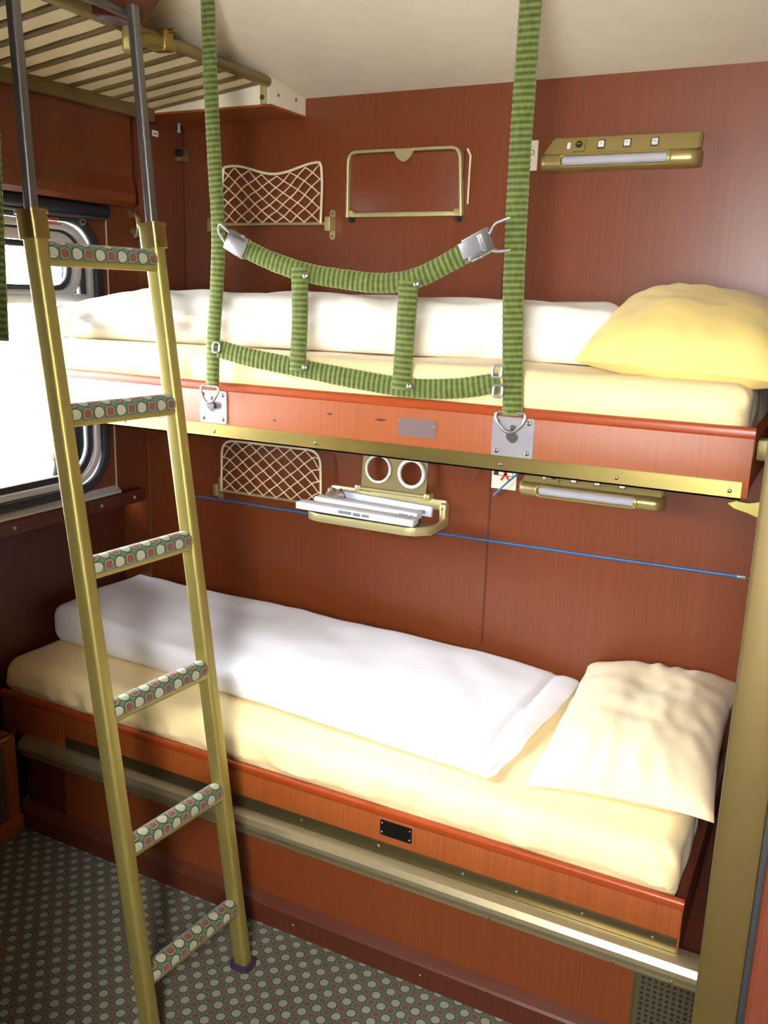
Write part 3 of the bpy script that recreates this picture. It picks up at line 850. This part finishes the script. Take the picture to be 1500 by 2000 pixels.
# ------------------------------------------------------------------ luggage nets on the wall
def wall_net(zb, frame_pts, rad, label, top_fn, x0, x1, brx):
    Nn = empty('wall_net', ((x0 + x1) / 2, 0, zb), label, 'net')
    y = -.03
    bm = BM(); cyl(bm, (brx[0], y, zb), (brx[1], y, zb), .0048, 12); obj('pivot_bar', bm, BRASSPALE, Nn)
    pts = round_path([V(p[0], y - .004, p[1]) for p in frame_pts], rad, 6, False)
    bm = BM(); tube(bm, pts, .0042, 10); obj('frame', bm, WIRE, Nn)
    # knotted diamonds
    bm = BM()
    pitch = .0565; rows = 4
    def top(x): return top_fn(x) - .006
    def P(u, v):              # u along x, v 0..1 upwards
        x = x0 + .010 + u * (x1 - x0 - .020)
        return V(x, y - .004 + .0025 * sin(u * 20 + v * 9), zb + .004 + v * (top(x) - zb - .004))
    nu = 7
    K = 6
    for i in range(-rows, nu + rows):
        for sg in (1, -1):
            seg = []
            for k in range(rows * K + 1):
                v = k / (rows * K)
                u = (i + sg * v * rows) / nu
                if -1e-6 <= u <= 1 + 1e-6: seg.append(P(min(1, max(0, u)), v))
                elif len(seg) > 1: break
                else: seg = []
            if len(seg) > 2: tube(bm, seg, .0021, 6)
    for i in range(nu + 1):
        for j in range(1, rows * 2):
            if i + (j % 2) * .5 <= nu:
                p = P((i + (j % 2) * .5) / nu, j / (rows * 2)); dome(bm, p + V(0, .002, 0), (0, -1, 0), .0036, .004, 8)
    obj('netting', bm, WIRE, Nn)
    for bx in brx:
        bm = BM(); box(bm, bx - .010, bx + .010, -.036, -.004, zb - .022, zb + .020, .003); br = obj('bracket', bm, BRASSPALE, Nn)
        bm = BM(); plate_holes(bm, rrect(.018, .088, .0085, 6), [], V(bx, -.004, zb - .002), V(1, 0, 0), V(0, 0, 1), V(0, .004, 0)); obj('bracket_plate', bm, BRASSPALE, br)
        for s in (-.036, .032):
            bm = BM(); dome(bm, (bx, -.004, zb + s), (0, -1, 0), .0045, .002, 10); obj('screw', bm, SCREW, br)
def wavy(x): return 1.981 + .0145 * cos((x - .225) / .325 * 2 * pi)
fp = [(.175, 1.818)] + [(.183, 1.93)] + [(x, wavy(x)) for x in [.19 + .015 * k for k in range(0, 25)]] + [(.556, 1.982), (.560, 1.93), (.556, 1.818)]
def top_u(x): return min(wavy(x), 1.995)
wall_net(1.818, fp, .02, 'wall net with wavy top wire above the upper bunk', top_u, .172, .560, (.131, .580))
def top_l(x): return 1.110 - .022 * (sst(.20, .165, x) + sst(.535, .568, x))
wall_net(.928, [(.165, .928), (.170, 1.108), (.566, 1.110), (.571, .928)], .05, 'wall net with straight top wire between the bunks left of the tray', top_l, .164, .572, (.139, .578))

# ------------------------------------------------------------------ fold-down trays
T = empty('folding_tray', (.826, 0, 1.84), 'folded wall tray with brass rim above the upper bunk', 'tray')
bm = BM(); box(bm, .645, 1.012, -.010, .002, 1.85, 2.015, .002); obj('panel', bm, WOOD, T)
def trayrim(x0, x1, z0, z1, r, y, w, d):
    loop = round_path([V(x0, y, z0), V(x1, y, z0), V(x1, y, z1), V(x0, y, z1)], r, 6)
    return loop
bm = BM(); sweep(bm, round_path([V(.640, -.012, 1.836), V(.640, -.012, 2.022), V(1.002, -.012, 2.022), V(1.014, -.012, 1.836)], .03, 6, False), rrect(.022, .009, .003, 3), up=V(0, -1, 0)); obj('rim', bm, BRASSPALE, T)
bm = BM(); box(bm, .636, 1.018, -.020, -.002, 1.836, 1.850, .003); box(bm, .636, .660, -.022, -.002, 1.836, 1.856, .002); box(bm, .992, 1.018, -.022, -.002, 1.836, 1.856, .002); obj('bottom_bar', bm, BRASSPALE, T)
bm = BM(); prism(bm, [(-.032, .022)] + [(.032 * -cos(radians(a)) * (1 - .25 * sin(radians(a))), .020 - .036 * sin(radians(a))) for a in range(0, 181, 15)] + [(.032, .022)], V(.828, -.026, 2.004), V(1, 0, 0), V(0, 0, 1), V(0, .01, 0))
bmesh.ops.bevel(bm, geom=[e for e in bm.edges], offset=.0025, segments=2, affect='EDGES'); obj('finger_pull', bm, BRASSPALE, T)
for x in (.652, 1.002):
    bm = BM(); cyl(bm, (x, -.002, 1.829), (x, -.018, 1.829), .008, 14); obj('rubber_stop', bm, BLACK, T)
bm = BM(); tube(bm, [V(1.028, -.006, 1.87), V(1.030, -.006, 2.0), V(1.02, -.006, 2.018)], .0028, 8); obj('side_wire', bm, WIRE, T)

T2 = empty('folding_tray', (.80, 0, .92), 'folded down wall tray with two cup rings between the bunks', 'tray')
bm = BM(); plate_holes(bm, [(p[0], p[1]) for p in [(.590, -.012), (.590, -.14), (.625, -.172), (.975, -.172), (1.015, -.13), (1.015, -.012)]], [], V(0, 0, .914), V(1, 0, 0), V(0, 1, 0), V(0, 0, .004)); obj('tray_bottom', bm, BRASSPALE, T2)
bm = BM(); sweep(bm, round_path([V(.590, -.012, .926), V(.590, -.15, .926), V(.635, -.175, .926), V(.965, -.175, .926), V(1.016, -.12, .928), V(1.016, -.012, .934)], .03, 6, False), rrect(.026, .006, .0022, 3), up=V(0, 0, 1)); obj('tray_rim', bm, BRASSPALE, T2)
bm = BM(); box(bm, .600, 1.012, -.022, -.002, .965, 1.0, .006); obj('back_bar', bm, BRASSPALE, T2)
for x in (.604, 1.006):
    bm = BM(); box(bm, x - .012, x + .012, -.036, -.002, .915, .992, .008, 3); hg = obj('hinge', bm, BRASSPALE, T2)
    bm = BM(); dome(bm, (x, -.036, .975), (0, -1, 0), .004, .002, 10); obj('screw', bm, SCREW, hg)
bm = BM(); cyl(bm, (.640, -.03, .91), (.640, -.03, .89), .010, 14); obj('rubber_stop', bm, WHITEPL, T2)
# cup holder plate, tilted back against the wall
o = V(.834, -.034, 1.012); ay = V(0, .10, 1).normalized()
bm = BM()
plate = [(-.114, 0), (.114, 0), (.114, .085)] + [(.114 - .03 + .03 * cos(radians(a)), .088 + .03 * sin(radians(a))) for a in range(15, 91, 15)] + [(-.084 + .03 * cos(radians(a)), .088 + .03 * sin(radians(a))) for a in range(90, 180, 15)] + [(-.114, .085)]
plate_holes(bm, plate, [[(-.057 + .040 * cos(t), .062 - .040 * sin(t)) for t in [2 * pi * k / 32 for k in range(32)]], [(.060 + .040 * cos(t), .060 - .040 * sin(t)) for t in [2 * pi * k / 32 for k in range(32)]]], o, V(1, 0, 0), ay, V(0, .004, 0))
cp = obj('cup_holder', bm, BRASSDK, T2)
for cx, cz, r in ((-.057, .062, .0045), (.060, .060, .006)):
    bm = BM(); tube(bm, [o + V(cx + .042 * cos(t), 0, 0) + ay * (cz + .042 * sin(t)) + V(0, -.001, 0) for t in [2 * pi * k / 40 for k in range(40)]], r, 10, True); obj('cup_ring', bm, WHITEPL, cp)
bm = BM(); cyl(bm, (.705, -.038, 1.006), (.962, -.038, 1.006), .006, 12)
for x in (.712, .955): box(bm, x - .010, x + .010, -.046, -.004, .996, 1.016, .004)
obj('holder_hinge', bm, BRASSPALE, cp)

# papers lying on the tray
def booklet(c, L, D, th, rz, ry, mat, label, marks, tilt=0):
    e = empty('paper_packet', c, label, 'paper')
    Mt = Matrix.Rotation(radians(rz), 4, 'Z') @ Matrix.Rotation(radians(ry), 4, 'Y') @ Matrix.Rotation(radians(tilt), 4, 'X'); Mt.translation = V(*c)
    bm = BM(); box(bm, -L / 2, L / 2, -D / 2, D / 2, -th / 2, th / 2, .0015, 2, Mt); obj('wrapper', bm, mat, e)
    bm = BM()
    for (a, b, z0, z1) in marks: box(bm, a, b, -D / 2 - .0005, -D / 2 + .001, z0, z1, 0, 1, Mt)
    obj('print', bm, INK, e)
booklet((.755, -.128, .948), .40, .050, .021, 4, 1.6, PAPER, 'white paper packet with grey print, foremost of those on the tray', [(-.05, -.005, -.004, .006), (0.0, .025, -.005, .005), (.03, .055, -.004, .005)])
booklet((.762, -.068, .955), .36, .046, .024, 2, 1.6, PAPER, 'plain white paper packet in the middle of those on the tray', [(.12, .15, -.006, .004), (.156, .168, -.006, .004)])
booklet((.800, -.030, .966), .34, .016, .034, 1, 2., PAPERL, 'lilac paper packet at the back of tray against the wall', [(-.15, -.135, .0, .006), (.13, .15, -.010, .002)])
bm = BM(); soft(bm, .606, .668, -.07, -.040, .932, .995, .018, .006, lambda p, q: p + V(N(p.x * 60, p.y * 60, p.z * 60), N(p.y * 50, p.z * 60, 4), N(p.z * 50, p.x * 60, 7)) * .012)
tag(obj('crumpled_wrapper', bm, plain('brown_foil', srgb(110, 96, 80), .4)), 'small crumpled brown wrapper at the left back of the tray', 'wrapper')

# blue cord across the wall
rp = empty('wall_rope', (.9, -.018, .89), 'blue elastic cord stretched along the wall between the bunks', 'rope')
bm = BM(); tube(bm, [V(.004 + 1.876 * k / 40, -.016 + (-.024 * sst(.12, .5, k / 40) * sst(1, .6, k / 40)) * 0, .889 - .004 * sin(pi * k / 40) + .012 * k / 40) for k in range(41)], .0038, 10); obj('cord', bm, BLUE, rp)
bm = BM(); tube(bm, [V(1.866 + .00052 * k, -.016 + .0052 * sin(k * .9), .9008 + .0052 * cos(k * .9)) for k in range(44)], .0012, 6); obj('end_spring', bm, STEEL, rp)
for x in (.004, 1.893):
    bm = BM(); wire = smooth_path([(x - .004, -.016, .90), (x + .004, -.022, .902), (x + .010, -.012, .904), (x + .006, .001, .902)], 5); tube(bm, wire, .0022, 8); obj('hook', bm, STEELDK, rp)

# ------------------------------------------------------------------ luggage rack over the window
R = empty('luggage_rack', (.25, -.6, 2.13), 'brass luggage rack with cream slats under the ceiling over the window', 'rack')
def rz(x): return 2.138 + (2.192 - 2.138) * (x - .03) / .44
bm = BM(); tube(bm, [V(.473, -1.45, 2.196), V(.473, -.2, 2.192)], .0145, 16, up=V(0, 0, 1)); obj('front_tube', bm, BRASSDK, R)
bm = BM(); box(bm, .034, .058, -1.45, -.2, 2.108, 2.146, .002); obj('wall_rail', bm, OLIVE, R)
for i in range(14):
    y = -.245 - .0835 * i
    bm = BM()
    n = 20; A = []; B = []; Cc = []; Dd = []
    for k in range(n + 1):
        x = .05 + .41 * k / n
        wv = .004 * N(x * 14, i * 5.1) ; wv2 = .004 * N(x * 12, i * 7.7 + 3)
        A.append(bm.verts.new(V(x, y - .029 + wv, rz(x) + .0))); B.append(bm.verts.new(V(x, y + .029 + wv2, rz(x) + .003)))
        Cc.append(bm.verts.new(V(x, y - .029 + wv, rz(x) + .004))); Dd.append(bm.verts.new(V(x, y + .029 + wv2, rz(x) + .007)))
    for k in range(n):
        for a, b in ((A, B), (B, Dd), (Dd, Cc), (Cc, A)): bm.faces.new((a[k], a[k + 1], b[k + 1], b[k]))
    bm.faces.new((A[0], B[0], Dd[0], Cc[0])); bm.faces.new((A[n], B[n], Dd[n], Cc[n]))
    obj('slat', bm, SLAT, R)
    bm = BM(); sweep(bm, [V(.045, y + .0418, rz(.045) + .004), V(.465, y + .0418, rz(.465) + .003)], rrect(.012, .022, .003, 3), up=V(0, 0, 1)); obj('cross_bar', bm, OLIVE, R)
# end bracket, clamp and curved brass arm on the tube
bm = BM(); box(bm, .452, .474, -.208, -.199, 2.132, 2.186, .003); br = obj('end_bracket', bm, BRASSPALE, R)
bm = BM(); cyl(bm, (.463, -.214, 2.150), (.463, -.207, 2.150), .007, 14); obj('bolt', bm, SCREW, br)
bm = BM(); box(bm, .448, .496, -.665, -.630, 2.168, 2.216, .006, 3); box(bm, .462, .516, -.655, -.640, 2.206, 2.216, .004, 2); obj('clamp', bm, BRASS, R)
bm = BM(); sweep(bm, smooth_path([(.475, -.62, 2.186), (.475, -.72, 2.178), (.487, -.775, 2.150), (.52, -.81, 2.150), (.545, -.835, 2.185), (.56, -.85, 2.22)], 8), rrect(.034, .030, .008, 3), up=V(1, 0, 0)); obj('curved_arm', bm, BRASSP, R)
# boxed end of the rack against the wall
bx = struct('trim_6', (lambda b: box(b, -.01, .477, -.199, 0, 2.134, 2.22))(BM()), CREAM)
bm = BM(); box(bm, -.01, .480, -.196, -.001, 2.128, 2.1345); struct('box_underside', bm, WOODFRONT, bx)
for x, y, z in ((.4775, -.15, 2.166), (.4775, -.055, 2.172)):
    bm = BM(); dome(bm, (x, y, z), (1, 0, 0), .005, .002, 10); struct('screw', bm, SCREW, bx, True)
# dark board with an overhead fitting at the top left
F = empty('overhead_flap', (.66, -.93, 2.2), 'small brown board and dark socket under the ceiling above the ladder', 'board')
bm = BM(); prism(bm, [(0, 0), (.085, .075), (.085, .20), (-.06, .20), (-.06, 0.01)], V(.632, -.90, 2.145), V(1, 0, 0), V(0, 0, 1), V(0, -.08, 0)); obj('board', bm, WOODDARK, F)
bm = BM(); box(bm, .565, .64, -.97, -.90, 2.150, 2.24, .008); obj('socket_block', bm, BLACK, F)

# ------------------------------------------------------------------ small fittings by the window
H = empty('coat_hook', (.0, -.262, 1.76), 'brass coat hook on the wall strip between window and corner', 'hook')
bm = BM(); sweep(bm, smooth_path([(-.018, -.250, 1.835), (.030, -.268, 1.826), (.040, -.27, 1.80), (.036, -.268, 1.775), (.024, -.266, 1.763)], 8), rrect(.007, .020, .003, 3), up=V(1, 0, 0)); obj('hook_arm', bm, BRASSPALE, H)
bm = BM(); cyl(bm, (-.018, -.236, 1.782), (.012, -.236, 1.782), .013, 18); obj('hook_base', bm, BRASSP, H)
bm = BM(); tube(bm, [V(.012, -.236, 1.770), V(.026, -.250, 1.768), V(.030, -.264, 1.770)], .004, 8); obj('hook_stem', bm, BRASSP, H)
B = empty('door_stop_bracket', (.0, -.03, 2.03), 'small dark brass bracket with black knob high in the corner', 'bracket')
bm = BM(); box(bm, -.002, .024, -.040, .002, 2.018, 2.058, .004); obj('bracket_body', bm, BRASSDK, B)
bm = BM(); cyl(bm, (.020, -.052, 2.040), (.036, -.056, 2.040), .012, 16); obj('knob', bm, BLACK, B)
bm = BM(); cyl(bm, (.010, -.02, 2.055), (.010, -.02, 2.066), .003, 8); obj('pin', bm, SCREW, B)
bm = BM(); box(bm, -.002, .002, -.150, -.122, 2.078, 2.096, .0006, 1); pt = empty('small_plate', (0, -.136, 2.087), 'tiny white label plate high on the wall strip above the window', 'label plate'); obj('plate', bm, WHITEPL, pt)
bm = BM(); box(bm, .002, .0024, -.145, -.128, 2.0845, 2.0885); obj('engraved_line', bm, INK, pt)
bm = BM(); cyl(bm, (.03, -.055, 2.128), (.03, -.055, 2.108), .006, 12); cyl(bm, (.03, -.055, 2.108), (.03, -.055, 2.100), .008, 12); tag(obj('steel_pin', bm, STEEL), 'small steel pin under the boxed end of the luggage rack', 'pin')

# support bracket of the upper bunk on the door wall
S = empty('support_bracket', (1.96, -.69, 1.24), 'brass support arm under the right end of the upper bunk', 'bracket')
bm = BM(); prism(bm, [(-.066, .012), (-.052, .018), (-.03, .016), (.012, .028), (.060, .028), (.060, -.032), (.012, -.016), (-.03, -.002), (-.055, .004)], V(1.952, -.715, 1.228), V(1, 0, 0), V(0, 0, 1), V(0, .018, 0)); obj('arm', bm, BRASSP, S)
bm = BM(); box(bm, 1.972, 1.999, -.735, -.66, 1.18, 1.34, .003); pl_ = obj('wall_plate', bm, STEELDK, S)
for z in (1.20, 1.32):
    bm = BM(); dome(bm, (1.985, -.735, z), (0, -1, 0), .005, .003, 10); obj('screw', bm, STEEL, pl_)
bm = BM(); box(bm, 1.92, 1.998, -.66, -.62, 1.318, 1.36, .006); cyl(bm, (1.955, -.665, 1.345), (1.955, -.68, 1.345), .012, 14); tag(obj('mounting_block', bm, BRASSDK), 'dark hinge block between the upper bunk and the door wall', 'block')

# ------------------------------------------------------------------ outside: pale sunlit ground and tracks
bm = BM(); box(bm, -60, -.6, -50, 40, -1.3, -1.2); struct('ground_outside', bm, plain('pale_gravel', srgb(236, 232, 222), .9))
for i, x in enumerate((-5.2, -6.6, -9.4, -10.8)):
    bm = BM(); box(bm, x - .04, x + .04, -45, 30, -1.2, -1.06); tag(obj('rail_track', bm, plain('rusty_rail', srgb(62, 38, 28), .8)), 'rusty steel rail outside the window, ' + ('nearest', 'second', 'third', 'farthest')[i] + ' from the train', 'rail', 'rails outside the window')

# ------------------------------------------------------------------ light
w = bpy.data.worlds.new('sky'); scene.world = w; w.use_nodes = True
bg = w.node_tree.nodes['Background']; bg.inputs['Color'].default_value = (.93, .97, 1, 1); bg.inputs['Strength'].default_value = 47.0
def area(name, loc, rot, sx, sy, energy=0, color=(1, 1, 1), portal=False):
    l = bpy.data.lights.new(name, 'AREA'); l.shape = 'RECTANGLE'; l.size = sx; l.size_y = sy; l.energy = energy; l.color = color
    l.cycles.is_portal = portal
    o = bpy.data.objects.new(name, l); o.location = loc; o.rotation_euler = rot; COL.objects.link(o); return o
area('window_portal', (-.10, (HY0 + HY1) / 2, (HZ0 + HZ1) / 2), (0, radians(-90), 0), HZ1 - HZ0, HY1 - HY0, portal=True)
# daylight of the window behind the photographer
sun = area('corridor_daylight', ((WX0 + WX1) / 2, YF - .03, (WZ0 + WZ1) / 2), (0, 0, 0), WX1 - WX0, WZ1 - WZ0, 21, (1, .97, .93))
sun.rotation_euler = V(-1.02, 2.5, -1.25).to_track_quat('-Z', 'Y').to_euler(); sun.data.spread = radians(102)

# ------------------------------------------------------------------ camera
cd = bpy.data.cameras.new('camera'); cam = bpy.data.objects.new('camera', cd); COL.objects.link(cam); scene.camera = cam
cd.sensor_fit = 'VERTICAL'; cd.sensor_height = 24; cd.lens = 1748.47 / 2000 * 24; cd.clip_start = .02
yaw, pitch, roll = radians(26.748), radians(13.576), radians(1.747)
d = V(-sin(yaw) * cos(pitch), cos(yaw) * cos(pitch), -sin(pitch)); r = V(cos(yaw), sin(yaw), 0); u = r.cross(d)
Rr, Uu = r * cos(roll) + u * sin(roll), -r * sin(roll) + u * cos(roll)
Mc = Matrix((Rr, Uu, -d)).transposed().to_4x4(); Mc.translation = V(2.053, -2.5106, 1.6075)
cam.matrix_world = Mc

scene.view_settings.view_transform = 'Standard'; scene.view_settings.look = 'None'
scene.view_settings.gamma = 1; scene.view_settings.use_curve_mapping = False
scene.view_settings.exposure = 0.36
scene.render.engine = 'CYCLES'
scene.cycles.use_denoising = True
scene.cycles.max_bounces = 10; scene.cycles.diffuse_bounces = 6; scene.cycles.transparent_max_bounces = 12
scene.cycles.sample_clamp_indirect = 8
